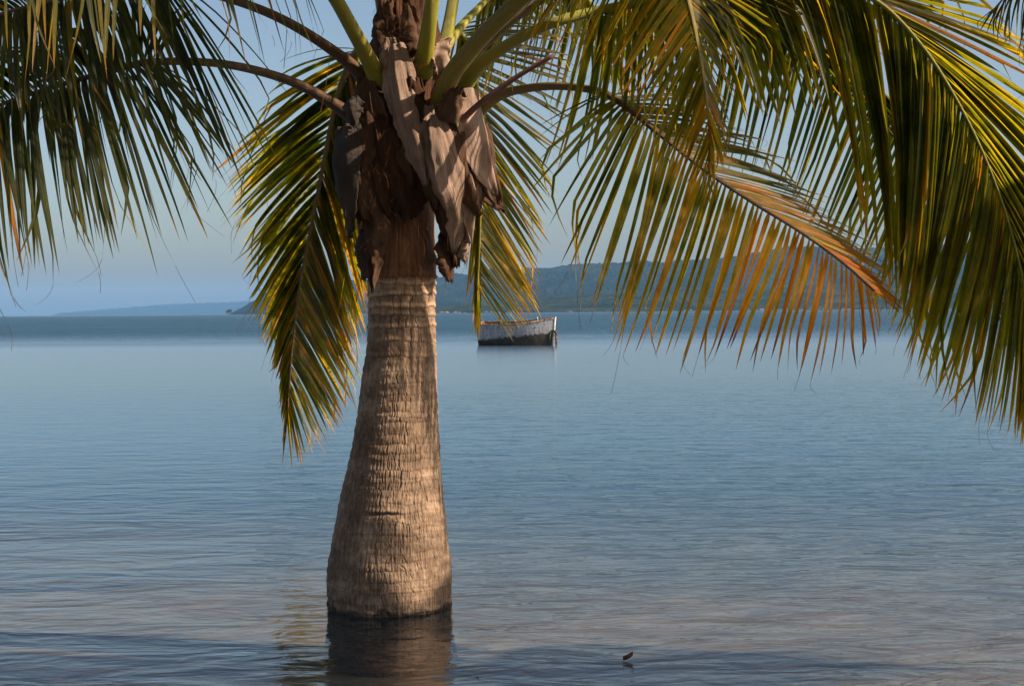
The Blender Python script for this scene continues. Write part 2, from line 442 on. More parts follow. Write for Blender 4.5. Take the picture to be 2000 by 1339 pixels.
    # bright green petiole on the right; it climbs out of view and comes back down on the far right
    frond(palm, [(878, 215, 7.25), (925, 140, 7.05), (985, 92, 6.85), (1070, 48, 6.55), (1180, 18, 6.55), (1320, -10, 6.25), (1460, -40, 6.25), (1600, -45, 6.25), (1715, 5, 6.18), (1800, 90, 6.13), (1865, 190, 6.09), (1920, 300, 6.07), (1965, 420, 6.06), (1998, 550, 6.06), (2015, 680, 6.06)],
          [(3.7, (1060, 330, 6.55), (1150, 200, 6.55)), (4.1, (1130, 330, 6.49), (1260, 150, 6.55)), (4.6, (1260, 270, 6.38), (1400, 120, 6.25)), (5.2, (1450, 235, 6.25), (1540, 120, 6.25)), (5.8, (1530, 225, 6.25), (1700, 100, 6.25)), (6.4, (1615, 215, 6.2), (1850, 40, 6.25)),
           (6.9, (1690, 440, 6.16), (1950, -10, 6.25)), (7.4, (1740, 560, 6.12), (2020, 90, 6.2)), (8.0, (1760, 590, 6.08), (2060, 190, 6.18)), (8.8, (1770, 590, 6.04), (2080, 330, 6.16)), (9.6, (1780, 640, 6.02), (2090, 450, 6.13)), (10.4, (1790, 720, 6.01), (2100, 560, 6.13)),
           (11.3, (1830, 770, 5.98), (2110, 680, 6.11)), (12.2, (1910, 820, 5.98), (2110, 790, 6.08)), (13, (1975, 840, 6.01), (2100, 880, 6.06)), (14, (2010, 880, 6.03), (2060, 900, 6.06))],
          0.038, 0.007, spacing=0.029, width=0.040, dry=0.22, dry_end=0.30, bow=0.035, fwd=.05, seed=21, pet_dry=.02, jit=.022, ragged=.3, twist=18)
    # shaded frond behind it
    frond(palm, [(870, 170, 7.3), (960, 70, 7.1), (1090, -20, 7.0), (1250, -70, 6.8), (1400, -20, 6.66), (1550, 60, 6.66), (1690, 150, 6.66), (1800, 270, 6.66), (1880, 410, 6.66), (1935, 560, 6.66)],
          [(3.3, (1180, 180, 6.66), (1350, 60, 6.66)), (3.9, (1310, 300, 6.66), (1480, 120, 6.66)), (4.5, (1420, 330, 6.66), (1620, 180, 6.66)), (5.2, (1510, 350, 6.66), (1740, 270, 6.66)), (6.0, (1570, 450, 6.66), (1840, 350, 6.66)), (6.8, (1650, 540, 6.66), (1930, 430, 6.66)),
           (7.5, (1730, 640, 6.66), (1990, 480, 6.66)), (8.3, (1800, 740, 6.66), (2010, 620, 6.66)), (9, (1880, 780, 6.66), (1980, 740, 6.66))],
          0.034, 0.007, spacing=0.032, width=0.026, dry=0.06, dry_end=0.2, bow=0.03, fwd=.02, seed=22, pet_dry=.6, jit=.02, twist=25)
    # lower right, with the orange, withering end
    frond(palm, [(890, 275, 7.28), (960, 195, 7.1), (1040, 170, 6.8), (1130, 170, 6.65), (1200, 192, 6.5), (1285, 258, 6.3), (1375, 330, 6.2), (1465, 392, 6.1), (1555, 448, 6.05), (1640, 508, 6.0), (1708, 568, 5.95)],
          [(3.75, (1050, 250, 6.3), (1330, 150, 6.5)), (4.05, (1030, 340, 6.0), (1370, 190, 6.5)), (4.4, (1075, 500, 5.85), (1430, 240, 6.5)), (4.9, (1180, 620, 5.8), (1510, 300, 6.45)), (5.4, (1215, 660, 5.8), (1570, 350, 6.4)), (6.0, (1260, 690, 5.8), (1630, 405, 6.35)), (6.7, (1330, 705, 5.8), (1685, 465, 6.3)),
           (7.4, (1400, 700, 5.8), (1725, 515, 6.25)), (8.1, (1480, 700, 5.8), (1750, 560, 6.2)), (8.8, (1580, 730, 5.8), (1762, 590, 6.15)), (9.5, (1690, 700, 5.85), (1766, 606, 6.1)), (10, (1735, 640, 5.9), (1766, 614, 6.05))],
          0.033, 0.006, spacing=0.030, width=0.029, dry=0.16, dry_end=0.76, bow=0.05, fwd=.03, seed=23, pet_dry=.4, jit=.03, twist=22, wire=.35)
build_fronds()
def crown_frond(az, pitch, length, seed, dry=.2, tree=None, c=None, spacing=.032, width=.040):
    """A frond of the upper crown: azimuth from +X towards +Y, arching over under its own weight."""
    c = c or at(790, -30, TD)
    h = Vector((math.cos(R(az)), math.sin(R(az)), 0)); side = Vector((-h.y, h.x, 0))
    p = c + h * .08; keys = [p]; a = R(pitch); n = 9; tang = []
    for i in range(n):
        d = h * math.cos(a) + Vector((0, 0, 1)) * math.sin(a); tang.append(d)
        p = p + d * (length / n); keys.append(p)
        a -= R(7 + 1.5 * i)
    leafs = []
    for i, k in enumerate(keys):
        if i < 2: continue
        v = (i - 2) / (n - 2); L = .78 * (math.sin(math.pi * (.14 + .80 * v)) ** .7)
        t = tang[min(i, n - 1)]
        leafs.append((float(i), k + side * L * .62 + t * L * .45 - Vector((0, 0, L * .62)), k - side * L * .62 + t * L * .45 - Vector((0, 0, L * .62))))
    frond(tree or palm, keys, leafs, .036, .007, spacing=spacing, width=width, seed=seed, dry=dry, dry_end=dry + .1, pet_dry=.25, bow=.12)
for i, (az, pt, ln) in enumerate([(5, 68, 3.2), (-35, 74, 3.1), (45, 72, 3.1), (90, 66, 3.0), (140, 68, 3.0), (185, 70, 3.0), (230, 72, 2.9), (-50, 52, 3.2), (-60, 46, 3.3), (-68, 62, 3.3), (-77, 50, 3.3), (-86, 44, 3.3), (-95, 58, 3.3), (-105, 48, 3.3), (-116, 60, 3.3), (-126, 50, 3.2)]):  # out-of-view fronds filling the crown, many added to shade the left-hand fronds
    crown_frond(az, pt, ln, 60 + i)

# ------------------------------------------------------------------ trunk
def bark_material():
    b = NB('palm_bark')
    tone = b.n('Attribute', attribute_name='tone').outputs['Color']
    sep = b.n('SeparateColor', {0: tone})
    crack, band, wet = sep.outputs[0], sep.outputs[1], sep.outputs[2]
    o = b.obj()
    n1 = b.noise(5, b.mapping(o, (1, 1, 2.2)), 5, 0.6)
    n2 = b.noise(60, b.mapping(o, (1, 1, .35)), 4, 0.65)
    f = b.math('ADD', b.math('MULTIPLY', n1, 0.55), b.math('MULTIPLY', n2, 0.45))
    c = b.ramp(f, [(0.36, (0.075, 0.048, 0.031)), (0.5, (0.165, 0.112, 0.075)), (0.63, (0.30, 0.212, 0.145))])
    c = b.mix(band, c, b.ramp(n2, [(0.3, (0.26, 0.16, 0.095)), (0.7, (0.46, 0.31, 0.19))]))
    c = b.mix(b.math('MULTIPLY', crack, 0.8), c, (0.055, 0.035, 0.025))
    c = b.mix(wet, c, (0.045, 0.030, 0.018))
    h = b.math('ADD', b.math('MULTIPLY', n2, 0.006), b.math('MULTIPLY', b.noise(220, o, 2), 0.0015))
    rgh = b.math('SUBTRACT', 0.88, b.math('MULTIPLY', wet, 0.25))
    return b.pbr(c, rgh, b.bump(h, 1.0), 0.25)
M_BARK = bark_material()

def build_trunk():
    prof = [(530, 719, 851), (560, 718, 851), (600, 719, 850), (650, 718, 851), (700, 714, 852), (735, 707, 853), (800, 700, 856), (850, 692, 857), (900, 682, 858),
            (950, 670, 862), (1000, 660, 868), (1050, 651, 874), (1100, 641, 880), (1140, 638, 882), (1170, 640, 880), (1200, 646, 877), (1230, 641, 880), (1300, 632, 890), (1420, 615, 905)]
    ys = np.array([p[0] for p in prof], float)
    A = [at(p[1], p[0], TD) for p in prof]; B = [at(p[2], p[0], TD) for p in prof]
    zs = np.array([(a.z + c.z) / 2 for a, c in zip(A, B)])
    cx = np.array([(a.x + c.x) / 2 for a, c in zip(A, B)])
    rr = np.array([(c.x - a.x) / 2 for a, c in zip(A, B)])
    NZ, NA = 900, 560
    z = np.linspace(zs[0], zs[-1], NZ)
    Z = np.repeat(z[:, None], NA, 1)
    order = np.argsort(zs)
    def sm(arr):
        v = np.interp(z, zs[order], arr[order])
        k = np.ones(31) / 31
        p = np.pad(v, 15, mode='edge')
        return np.convolve(p, k, 'valid')
    r = sm(rr); c = sm(cx)
    th = np.linspace(0, 2 * np.pi, NA, endpoint=False)
    TH = np.repeat(th[None, :], NZ, 0)
    a01 = TH / (2 * np.pi)
    # ring scars, uneven in height and tilt
    g = np.random.default_rng(3)
    ztop = zs[0]
    scars = []
    zz = ztop - 0.02
    while zz > zs[-1]:
        depth = (ztop - zz)
        step = 0.062 * g.uniform(0.6, 1.25) if depth < .45 else 0.036 * g.uniform(0.5, 1.6)
        scars.append((zz, g.uniform(-.014, .014), g.uniform(0, 6.28)))
        zz -= step
    disp = np.zeros((NZ, NA)); crack = np.zeros((NZ, NA)); band = np.zeros((NZ, NA))
    young = np.clip((Z - (ztop - 0.48)) / 0.35, 0, 1)
    wob = 0.008 * vnoise(a01 * 16, Z * 2, 5, 16)
    ringid = np.zeros((NZ, NA))
    for i, (s, tilt, ph) in enumerate(scars):
        zc = s + tilt * np.sin(TH + ph) + wob + 0.004 * vnoise(a01 * 48, Z * 0 + i, 8, 48)
        dz = Z - zc
        disp += -0.004 * np.exp(-(dz / 0.004) ** 2) * (0.34 + 0.7 * young)
        disp += 0.004 * np.exp(-((dz - 0.012) / 0.010) ** 2) * (0.2 + .8 * young)
        crack = np.maximum(crack, np.exp(-(dz / 0.0035) ** 2) * (0.30 + 0.5 * young) * (0.6 + 0.4 * vnoise(a01 * 32, Z * 0 + i + 30, 9, 32)))
        ringid += (dz > 0)
        if young[np.argmin(abs(z - s)), 0] > 0.05:
            k = g.uniform(.45, 1.0)
            band = np.maximum(band, k * np.clip(1.4 - np.abs(dz - 0.014) / 0.011, 0, 1) * young)
    # long lumpy swell
    disp += 0.003 * vnoise(a01 * 6, Z * 4, 21, 6) + 0.002 * vnoise(a01 * 14, Z * 14, 22, 14) + 0.0012 * np.sin(Z * 120 + 3 * vnoise(a01 * 8, Z * 3, 33, 8)) + 0.0012 * vnoise(a01 * 160, Z * 60, 23, 160)
    # vertical splits; more of them lower down
    for (n, amp, lo, hi, sd) in ((26, 1.0, -.3, 9, 1), (44, .8, -9, ztop - .35, 2), (76, .75, -9, ztop - .65, 3), (130, .6, -9, ztop - .95, 4)):
        row = np.floor(ringid / (1 if n < 30 else 3))
        off = vnoise(row * 7.3, row * 3.1, 40 + sd, 64) * (0.8 if n < 30 else .5)
        ph = a01 * n + off + 0.40 * vnoise(a01 * n, Z * 6, 50 + sd, n) + 0.16 * vnoise(a01 * n, Z * 45, 60 + sd, n)
        fr = np.abs(ph - np.round(ph)) / n * 2 * np.pi * r[:, None]
        gate = np.clip(vnoise(np.round(ph), Z * 10 + np.round(ph) * 3.7, 70 + sd, n) * 2.2 + 0.75, 0, 1)
        zone = np.clip((hi - Z) / 0.25, 0, 1)
        lne = np.exp(-(fr / 0.0020) ** 2) * gate * zone * amp
        crack = np.maximum(crack, lne * 0.8)
        disp -= 0.0036 * np.exp(-(fr / 0.0024) ** 2) * gate * zone * amp
        disp += 0.0009 * np.exp(-((fr - 0.006) / 0.003) ** 2) * gate * zone
    # a horizontal gash
    zg = at(760, 990, TD).z
    fth = np.arctan2(-1, -0.1)
    ga = np.exp(-((Z - zg - 0.004 * vnoise(a01 * 60, Z * 0, 77, 60)) / 0.008) ** 2) * np.exp(-(((TH - (2 * np.pi + fth) + np.pi) % (2 * np.pi) - np.pi) / 0.30) ** 4)
    disp -= 0.014 * ga; crack = np.maximum(crack, ga)
    wet = np.clip((0.022 + 0.02 * vnoise(a01 * 24, Z * 0, 90, 24) + 0.01 * vnoise(a01 * 60, Z * 0, 91, 60) - Z) / 0.012, 0, 1)
    disp += np.where(Z < 0.03, 0.012 * np.abs(vnoise(a01 * 60, Z * 60, 92, 60)), 0)
    rad = r[:, None] + disp
    X = c[:, None] + rad * np.cos(TH); Y = TD + rad * np.sin(TH)
    V = np.stack([X, Y, Z], -1).reshape(-1, 3)
    col = np.stack([crack, band, wet, np.ones_like(wet)], -1).reshape(-1, 4)
    i = np.arange(NZ - 1)[:, None]; j = np.arange(NA)[None, :]
    a = i * NA + j; b_ = i * NA + (j + 1) % NA
    Fc = np.stack([a, a + NA, b_ + NA, b_], -1).reshape(-1, 4)
    me = bpy.data.meshes.new('trunk')
    me.from_pydata(V.tolist(), [], Fc.tolist())
    me.update()
    me.polygons.foreach_set('use_smooth', [True] * len(me.polygons))
    at_ = me.attributes.new('tone', 'FLOAT_COLOR', 'POINT'); at_.data.foreach_set('color', col.astype(np.float32).ravel())
    me.materials.append(M_BARK)
    o = bpy.data.objects.new('trunk', me); COL.objects.link(o)
    o.parent = palm; o.matrix_parent_inverse = palm.matrix_world.inverted()
build_trunk()

def fibre_material(name, stops, streak=(26, 2.0), rough=0.9, bump=0.004):
    b = NB(name)
    u = b.uv()
    n1 = b.noise(3.0, b.mapping(u, (streak[0], streak[1], 1)), 5, 0.65, 0.3)
    n2 = b.noise(5, b.obj(), 4, 0.6)
    f = b.math('ADD', b.math('MULTIPLY', n1, 0.6), b.math('MULTIPLY', n2, 0.4))
    c = b.ramp(f, stops)
    h = b.math('ADD', n1, b.math('MULTIPLY', b.noise(9, b.mapping(u, (70, 3, 1)), 2), 0.5))
    return b.pbr(c, rough, b.bump(h, bump), 0.2)
M_WRAP = fibre_material('leaf_base_skin', [(0.34, (0.05, 0.022, 0.011)), (0.5, (0.14, 0.07, 0.036)), (0.66, (0.23, 0.135, 0.075))])
M_CORE = fibre_material('crown_fibre', [(0.35, (0.015, 0.008, 0.005)), (0.5, (0.055, 0.025, 0.014)), (0.68, (0.13, 0.055, 0.025))], (30, 3), .95, .012)
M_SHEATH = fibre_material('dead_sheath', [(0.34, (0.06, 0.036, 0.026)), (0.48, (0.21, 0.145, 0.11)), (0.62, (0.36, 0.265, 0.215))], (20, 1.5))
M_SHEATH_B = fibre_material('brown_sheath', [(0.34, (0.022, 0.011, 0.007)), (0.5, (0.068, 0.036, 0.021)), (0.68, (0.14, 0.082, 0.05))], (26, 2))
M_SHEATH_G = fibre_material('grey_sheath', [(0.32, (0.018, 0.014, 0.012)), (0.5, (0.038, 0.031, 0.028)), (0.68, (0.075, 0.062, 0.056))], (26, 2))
M_HAIR = fibre_material('loose_fibre', [(0.3, (0.04, 0.017, 0.008)), (0.6, (0.13, 0.055, 0.022))], (1, 1))

def lathe_px(name, prof, mat, NA=160, NZ=150, D=TD, amp=.01, seed=0, parent=None, extra=None, lab=None):
    A = [at(p[1], p[0], D) for p in prof]; B = [at(p[2], p[0], D) for p in prof]
    zs = np.array([(a.z + c.z) / 2 for a, c in zip(A, B)])[::-1]
    cx = np.array([(a.x + c.x) / 2 for a, c in zip(A, B)])[::-1]
    rr = np.array([(c.x - a.x) / 2 for a, c in zip(A, B)])[::-1]
    z = np.linspace(zs[0], zs[-1], NZ)
    r = np.interp(z, zs, rr); c = np.interp(z, zs, cx)
    k = np.ones(9) / 9
    r = np.convolve(np.pad(r, 4, mode='edge'), k, 'valid')
    TH, Z = np.meshgrid(np.linspace(0, 2 * np.pi, NA, endpoint=False), z)
    a01 = TH / 2 / np.pi
    d = amp * (vnoise(a01 * 8, Z * 6, seed, 8) + .6 * vnoise(a01 * 20, Z * 12, seed + 1, 20) + .45 * vnoise(a01 * 64, Z * 16, seed + 2, 64))
    if extra is not None: d = d + extra(TH, Z, zs)
    rad = r[:, None] + d
    V = np.stack([c[:, None] + rad * np.cos(TH), D + rad * np.sin(TH), Z], -1).reshape(-1, 3)
    i = np.arange(NZ - 1)[:, None]; j = np.arange(NA)[None, :]
    a = i * NA + j; b_ = i * NA + (j + 1) % NA
    F = np.stack([a, b_, b_ + NA, a + NA], -1).reshape(-1, 4).tolist()
    F.append(tuple(range((NZ - 1) * NA, NZ * NA))); F.append(tuple(reversed(range(NA))))
    uv = np.stack([a01, (Z - zs[0])], -1).reshape(-1, 2)
    o = mesh_obj(name, V.tolist(), F, mat, parent, uvs=uv)
    if lab: o['label'] = lab
    return o
# the smooth skin of the last leaf base wrapped round the top of the trunk, and the fibrous heart above it
def wrap_fold(TH, Z, zs):
    return 0.010 * np.exp(-((Z - zs[0] - 0.004 - 0.006 * np.sin(TH * 2)) / 0.006) ** 2) + 0.006 * np.sin(Z * 60 + 2.5 * np.sin(TH)) * np.exp(-((Z - zs[0] - .06) / .06) ** 2)
lathe_px('leaf_base', [(330, 712, 856), (400, 716, 848), (450, 718, 850), (500, 719, 851), (530, 718, 853), (543, 717, 852)], M_WRAP, amp=.004, seed=5, parent=palm, extra=wrap_fold)
lathe_px('crown_heart', [(-160, 760, 820), (-80, 745, 835), (0, 738, 842), (60, 730, 850), (120, 716, 866), (180, 702, 880), (240, 700, 885), (300, 706, 880), (350, 716, 868), (400, 722, 846), (415, 726, 842)],
         M_CORE, amp=.016, seed=15, parent=palm)

def flap(pts, widths, mat, curl=0.35, seed=0, jag=0.15, name='leaf_sheath', out=None, label=None, th=0.0035, na=26, tw=0.0, wr=0.012):
    """A dead leaf sheath: cupped sheet along pts (px,py,D), full widths in px."""
    rs = np.random.default_rng(seed)
    P = spline([at(*p) for p in pts], 46)
    n = len(P)
    wk = [(i / (len(widths) - 1), w * 1.22) for i, w in enumerate(widths)]
    V, F, UV = [], [], []
    axis = at(785, 300, TD)
    ja = np.stack([vnoise(np.arange(n) * .22 + seed, np.arange(n) * 0.0 + q + seed * 2, 9) + .5 * vnoise(np.arange(n) * .7 + seed, np.arange(n) * 0.0 + q, 10) for q in (0.0, 7.0)], 1)
    XS = np.linspace(-1, 1, na)[None, :]; VS = np.linspace(0, 1, n)[:, None]
    NZ = vnoise(XS * 2.2 + seed + 0 * VS, VS * 7.0 + 0 * XS, seed + 3) + .5 * vnoise(XS * 5 + seed + 0 * VS, VS * 3.0 + 0 * XS, seed + 4)
    RG = vnoise(np.arange(na) * 1.3 + seed, np.zeros(na) + seed * 1.7, 5)
    for i, p in enumerate(P):
        v = i / (n - 1)
        t = (P[min(i + 1, n - 1)] - P[max(i - 1, 0)]).normalized()
        o = out if out is not None else (p - Vector((axis.x, axis.y, p.z)))
        o = (o - t * o.dot(t)).normalized()
        w = t.cross(o).normalized()
        an = tw * v
        w2 = w * math.cos(an) + o * math.sin(an); o2 = o * math.cos(an) - w * math.sin(an)
        hw = interp(v, wk) * 0.5 * TD / FPX
        for k in range(na):
            x = -1 + 2 * k / (na - 1)
            e = 1 + (jag * ja[i, 0 if x < 0 else 1] * abs(x) ** 3)
            q = p + w2 * (x * hw * e) - o2 * (curl * hw * x * x * 1.4)
            nz = float(NZ[i, k]) + .8 * math.sin(x * 4.4 + 2.6 * v + seed) * (.4 + v)
            q = q + o2 * (wr * nz)
            # ragged lower end
            if v > 0.9: q = q + t * (0.02 * float(RG[k]) * (v - .9) * 10)
            V.append(q); UV.append(((x + 1) / 2, v))
    for i in range(n - 1):
        for k in range(na - 1):
            a = i * na + k
            F.append((a, a + 1, a + na + 1, a + na))
    o = mesh_obj(name, V, F, mat, palm, uvs=UV)
    m = o.modifiers.new('thick', 'SOLIDIFY'); m.thickness = th; m.offset = 0
    if label: o['label'] = label
    return o
flap([(925, 175, 7.02), (935, 240, 6.98), (950, 310, 6.98), (965, 380, 7.02)], [50, 74, 66, 50, 8], M_SHEATH, .3, 1, label='broad pale pinkish sheath hanging on the right')
flap([(915, 260, 7.12), (940, 330, 7.10), (968, 390, 7.1), (985, 412, 7.1)], [60, 70, 60, 26, 3], M_SHEATH_B, .4, 2)
flap([(858, 222, 6.93), (880, 290, 6.88), (900, 360, 6.9), (905, 430, 7.02), (884, 488, 7.10)], [30, 56, 66, 60, 50, 6], M_SHEATH, .35, 3, label='pale striped sheath folded over the trunk front')
flap([(900, 220, 6.97), (915, 300, 6.93), (930, 370, 6.95), (935, 420, 7.0)], [30, 46, 48, 40, 8], M_SHEATH_B, .5, 4)
flap([(775, 85, 7.02), (785, 150, 6.98), (800, 220, 6.93), (822, 290, 6.9), (832, 362, 6.92)], [26, 40, 44, 50, 42, 4], M_SHEATH, .35, 5, label='narrow pale sheath striped with leaflet shadows')
flap([(758, 75, 7.06), (765, 130, 7.02), (780, 200, 6.98), (795, 270, 6.96)], [20, 36, 40, 34, 6], M_SHEATH, .3, 6)
flap([(880, 75, 7.10), (868, 105, 7.08), (860, 140, 7.07)], [6, 34, 40, 12], M_SHEATH, .3, 7, jag=.25, name='leaf_sheath')
flap([(868, 350, 7.12), (884, 420, 7.14), (898, 470, 7.16), (890, 520, 7.18)], [30, 50, 50, 40, 10], M_SHEATH_B, .4, 8)
flap([(876, 450, 7.18), (884, 500, 7.18), (880, 548, 7.19)], [26, 50, 46, 12], M_SHEATH_B, .6, 9, jag=.3)
flap([(905, 440, 7.15), (912, 480, 7.15), (905, 510, 7.16)], [36, 34, 20, 4], M_SHEATH, .4, 10, jag=.3)
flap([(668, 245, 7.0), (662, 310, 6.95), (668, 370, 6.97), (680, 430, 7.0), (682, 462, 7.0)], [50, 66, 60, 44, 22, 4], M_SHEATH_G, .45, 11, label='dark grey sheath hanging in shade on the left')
flap([(700, 300, 7.0), (706, 360, 6.98), (710, 430, 7.0)], [50, 60, 50, 14], M_SHEATH_B, .4, 12)
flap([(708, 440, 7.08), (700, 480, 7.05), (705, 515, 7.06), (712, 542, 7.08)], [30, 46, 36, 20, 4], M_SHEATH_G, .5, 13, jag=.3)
flap([(735, 440, 7.0), (728, 500, 7.0), (728, 566, 7.0)], [36, 32, 22, 6], M_SHEATH_B, .3, 14, jag=.2)
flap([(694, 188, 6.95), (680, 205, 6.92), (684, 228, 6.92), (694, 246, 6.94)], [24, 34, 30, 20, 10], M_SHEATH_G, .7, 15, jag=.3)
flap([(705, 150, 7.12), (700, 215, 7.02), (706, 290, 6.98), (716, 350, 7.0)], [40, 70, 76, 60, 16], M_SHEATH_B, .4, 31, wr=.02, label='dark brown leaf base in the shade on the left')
flap([(730, 170, 7.10), (735, 240, 6.99), (745, 310, 6.97), (752, 370, 7.0)], [40, 60, 66, 50, 14], M_CORE, .4, 32, wr=.02)
flap([(700, 330, 7.04), (716, 400, 7.0), (735, 460, 7.02), (745, 500, 7.06)], [50, 64, 50, 30, 6], M_SHEATH_B, .4, 33, wr=.02)
flap([(770, 170, 7.05), (776, 240, 6.99), (786, 330, 6.96), (792, 385, 7.0)], [30, 46, 50, 40, 10], M_SHEATH_B, .4, 34, wr=.015)
flap([(870, 260, 7.02), (878, 330, 6.96), (884, 400, 7.02), (876, 452, 7.10)], [24, 40, 44, 30, 5], M_SHEATH_B, .6, 41, tw=.4)
flap([(838, 205, 6.97), (848, 280, 6.91), (862, 350, 6.90), (872, 405, 6.94)], [22, 38, 40, 30, 6], M_SHEATH, .5, 42, tw=-.3)
flap([(948, 240, 7.05), (962, 300, 7.02), (970, 350, 7.04), (978, 392, 7.06)], [30, 40, 36, 22, 4], M_SHEATH_B, .5, 43)
flap([(912, 300, 6.99), (922, 360, 6.94), (924, 420, 7.05), (916, 470, 7.12)], [22, 36, 36, 24, 5], M_SHEATH, .6, 44, tw=.35)
flap([(812, 100, 7.08), (806, 60, 7.09), (800, 10, 7.1)], [50, 46, 34, 14], M_SHEATH_B, .4, 45)
flap([(745, 110, 7.12), (744, 60, 7.13), (750, 0, 7.15)], [50, 56, 44, 20], M_SHEATH_B, .4, 46)
flap([(742, 250, 6.98), (748, 320, 6.95), (760, 390, 6.97), (765, 420, 7.0)], [60, 70, 60, 40, 10], M_CORE, .35, 16, wr=.02)
flap([(800, 330, 6.98), (800, 390, 6.98), (795, 430, 7.02)], [46, 60, 50, 20], M_CORE, .3, 17, wr=.02)
flap([(838, 240, 6.99), (845, 330, 6.97), (852, 410, 6.99)], [20, 34, 34, 8], M_SHEATH_B, .4, 18)
flap([(888, 240, 6.90), (892, 205, 6.86), (900, 176, 6.84)], [40, 40, 34, 14], M_SHEATH_B, .8, 19, jag=.4, th=.01, label='cut dark stub of an old leaf stalk')
flap([(808, 150, 6.99), (812, 210, 6.96), (820, 270, 6.95)], [26, 36, 30, 8], M_CORE, .3, 20, wr=.02)

def build_hairs():
    rs = random.Random(5)
    V, F, UV = [], [], []
    def strand(p, d, ln, w=0.0011, curl=.5, grav=.25):
        b0 = len(V)
        c = Vector((rs.gauss(0, 1), rs.gauss(0, 1), rs.gauss(0, 1))) * curl * .3
        n = 9
        for k in range(n):
            V.extend([p + Vector((w, 0, 0)), p + Vector((-w, 0, 0)) + Vector((0, -w, 0)), p + Vector((0, w, w))])
            UV.extend([(0, k / n)] * 3)
            if k:
                for m in range(3):
                    a = b0 + 3 * (k - 1) + m; b = b0 + 3 * (k - 1) + (m + 1) % 3
                    F.append((a, b, b + 3, a + 3))
            d = (d + c * .6 + Vector((0, 0, -grav * .3))).normalized()
            p = p + d * ln / n
    # heart: combed upright and sideways
    for i in range(300):
        py = rs.uniform(-20, 150); px = rs.uniform(738, 850)
        strand(at(px, py, 7.06 - .03 * rs.random()), Vector((rs.gauss(0, .8), -.25, rs.uniform(-.3, 1))), rs.uniform(.02, .08), w=.0007, curl=.6)
    # around the sheaths
    for i in range(200):
        py = rs.uniform(170, 470); px = rs.uniform(700, 940)
        strand(at(px, py, 6.93 - .04 * rs.random()), Vector((rs.gauss(0, .9), -.15, rs.uniform(-1, .1))), rs.uniform(.02, .10), w=.0004, curl=.5, grav=.5)
    for (x, y, l) in ((722, 180, .25), (645, 100, .32), (690, 560, .12), (560, 60, .2), (870, 540, .06), (1000, 140, .15)):
        strand(at(x, y, 6.85), Vector((rs.gauss(0, .1), 0, -1)), l, w=.0012, curl=.25, grav=.5)
    # ragged hem of the leaf base
    for i in range(90):
        a = rs.uniform(3.3, 6.1)
        c = at(785, 540, TD)
        strand(c + Vector((math.cos(a) * .168, math.sin(a) * .168, rs.uniform(-.01, .01))), Vector((math.cos(a), math.sin(a), rs.uniform(-1, .2))), rs.uniform(.01, .03), w=.0008)
    mesh_obj('fibre', V, F, M_HAIR, palm, uvs=UV)['kind'] = 'stuff'
build_hairs()

# spent flower stalk
V, F, UV = tube(spline([at(892, 245, 6.95), at(940, 200, 6.9), at(1010, 150, 6.85), at(1082, 108, 6.8)], 24), list(np.linspace(.016, .010, 24)), 10)
fs = mesh_obj('flower_stalk', V, F, fibre_material('stalk', [(0.3, (0.06, 0.03, 0.03)), (0.6, (0.18, 0.09, 0.08))], (4, 2), .6), palm, uvs=UV)
fs['label'] = 'purplish brown spent flower stalk pointing up to the right'

# ------------------------------------------------------------------ palm added right of the picture to shade the shallows; frond tips show
def build_shade_palm():
    bx, by, hz_ = 5.85, 4.48, 3.25
    e = empty('palm_tree', (bx, by, -.2))
    tag(e, 'coconut palm added beyond the right edge to shade the water, its thin blue-grey leaflet tips hanging into the corner', 'palm tree')
    NZ, NA = 90, 48
    V, F = [], []
    for i in range(NZ):
        v = i / (NZ - 1); z = -.2 + (hz_ + .2) * v
        r = .16 + .14 * math.exp(-v * 5) + .006 * math.sin(v * 210)
        for k in range(NA):
            a = 2 * math.pi * k / NA
            V.append((bx + .15 * v * v + r * math.cos(a), by + r * math.sin(a), z))
    for i in range(NZ - 1):
        for k in range(NA):
            F.append((i * NA + k, i * NA + (k + 1) % NA, (i + 1) * NA + (k + 1) % NA, (i + 1) * NA + k))
    mesh_obj('trunk', V, F, M_BARK, e, col=[(0, 0, 1 if v[2] < .03 else 0, 1) for v in V])
    V, F, UV = tube([Vector((bx + .14, by, hz_ - .1)), Vector((bx + .15, by, hz_ + .25)), Vector((bx + .15, by, hz_ + .6))], [.19, .2, .08], 20)
    mesh_obj('crown_heart', V, F, M_CORE, e, uvs=UV)
    c = Vector((bx + .15, by, hz_ + .2))
    for i, (az, pt, ln) in enumerate([(10, 40, 2.2), (50, 52, 2.1), (90, 48, 1.9), (120, 60, 1.9), (215, 46, 1.9), (250, 40, 2.1), (290, 45, 2.2), (330, 52, 2.2), (180, 58, 2.0), (150, 44, 2.0), (20, 70, 2.2), (270, 62, 2.2), (195, 34, 2.0), (165, 30, 1.9), (75, 30, 1.8), (105, 26, 1.9), (135, 24, 1.9)]):
        crown_frond(az, pt, ln, 90 + i, tree=e, c=c, spacing=.034, width=.044)
    k = [c, Vector((4.8, 4.9, 4.5)), Vector((3.7, 4.95, 4.6)), Vector((2.6, 5.0, 4.0)), at(2075, -110, 5.0), at(1985, -30, 5.0), at(1940, 20, 5.0)]
    frond(e, k, [(1.6, Vector((4.0, 5.4, 3.9)), Vector((3.9, 4.4, 3.9))), (3, at(2150, 100, 5.3), at(2140, 60, 4.7)), (4, at(2040, 140, 5.2), at(2010, 110, 4.8)), (5, at(1965, 95, 5.1), at(1945, 70, 4.9)), (6, at(1912, 60, 5.0), at(1905, 45, 4.9))],
          .034, .004, spacing=.03, width=.02, dry=.05, dry_end=.05, bow=.04, seed=24, pet_dry=.3)
build_shade_palm()

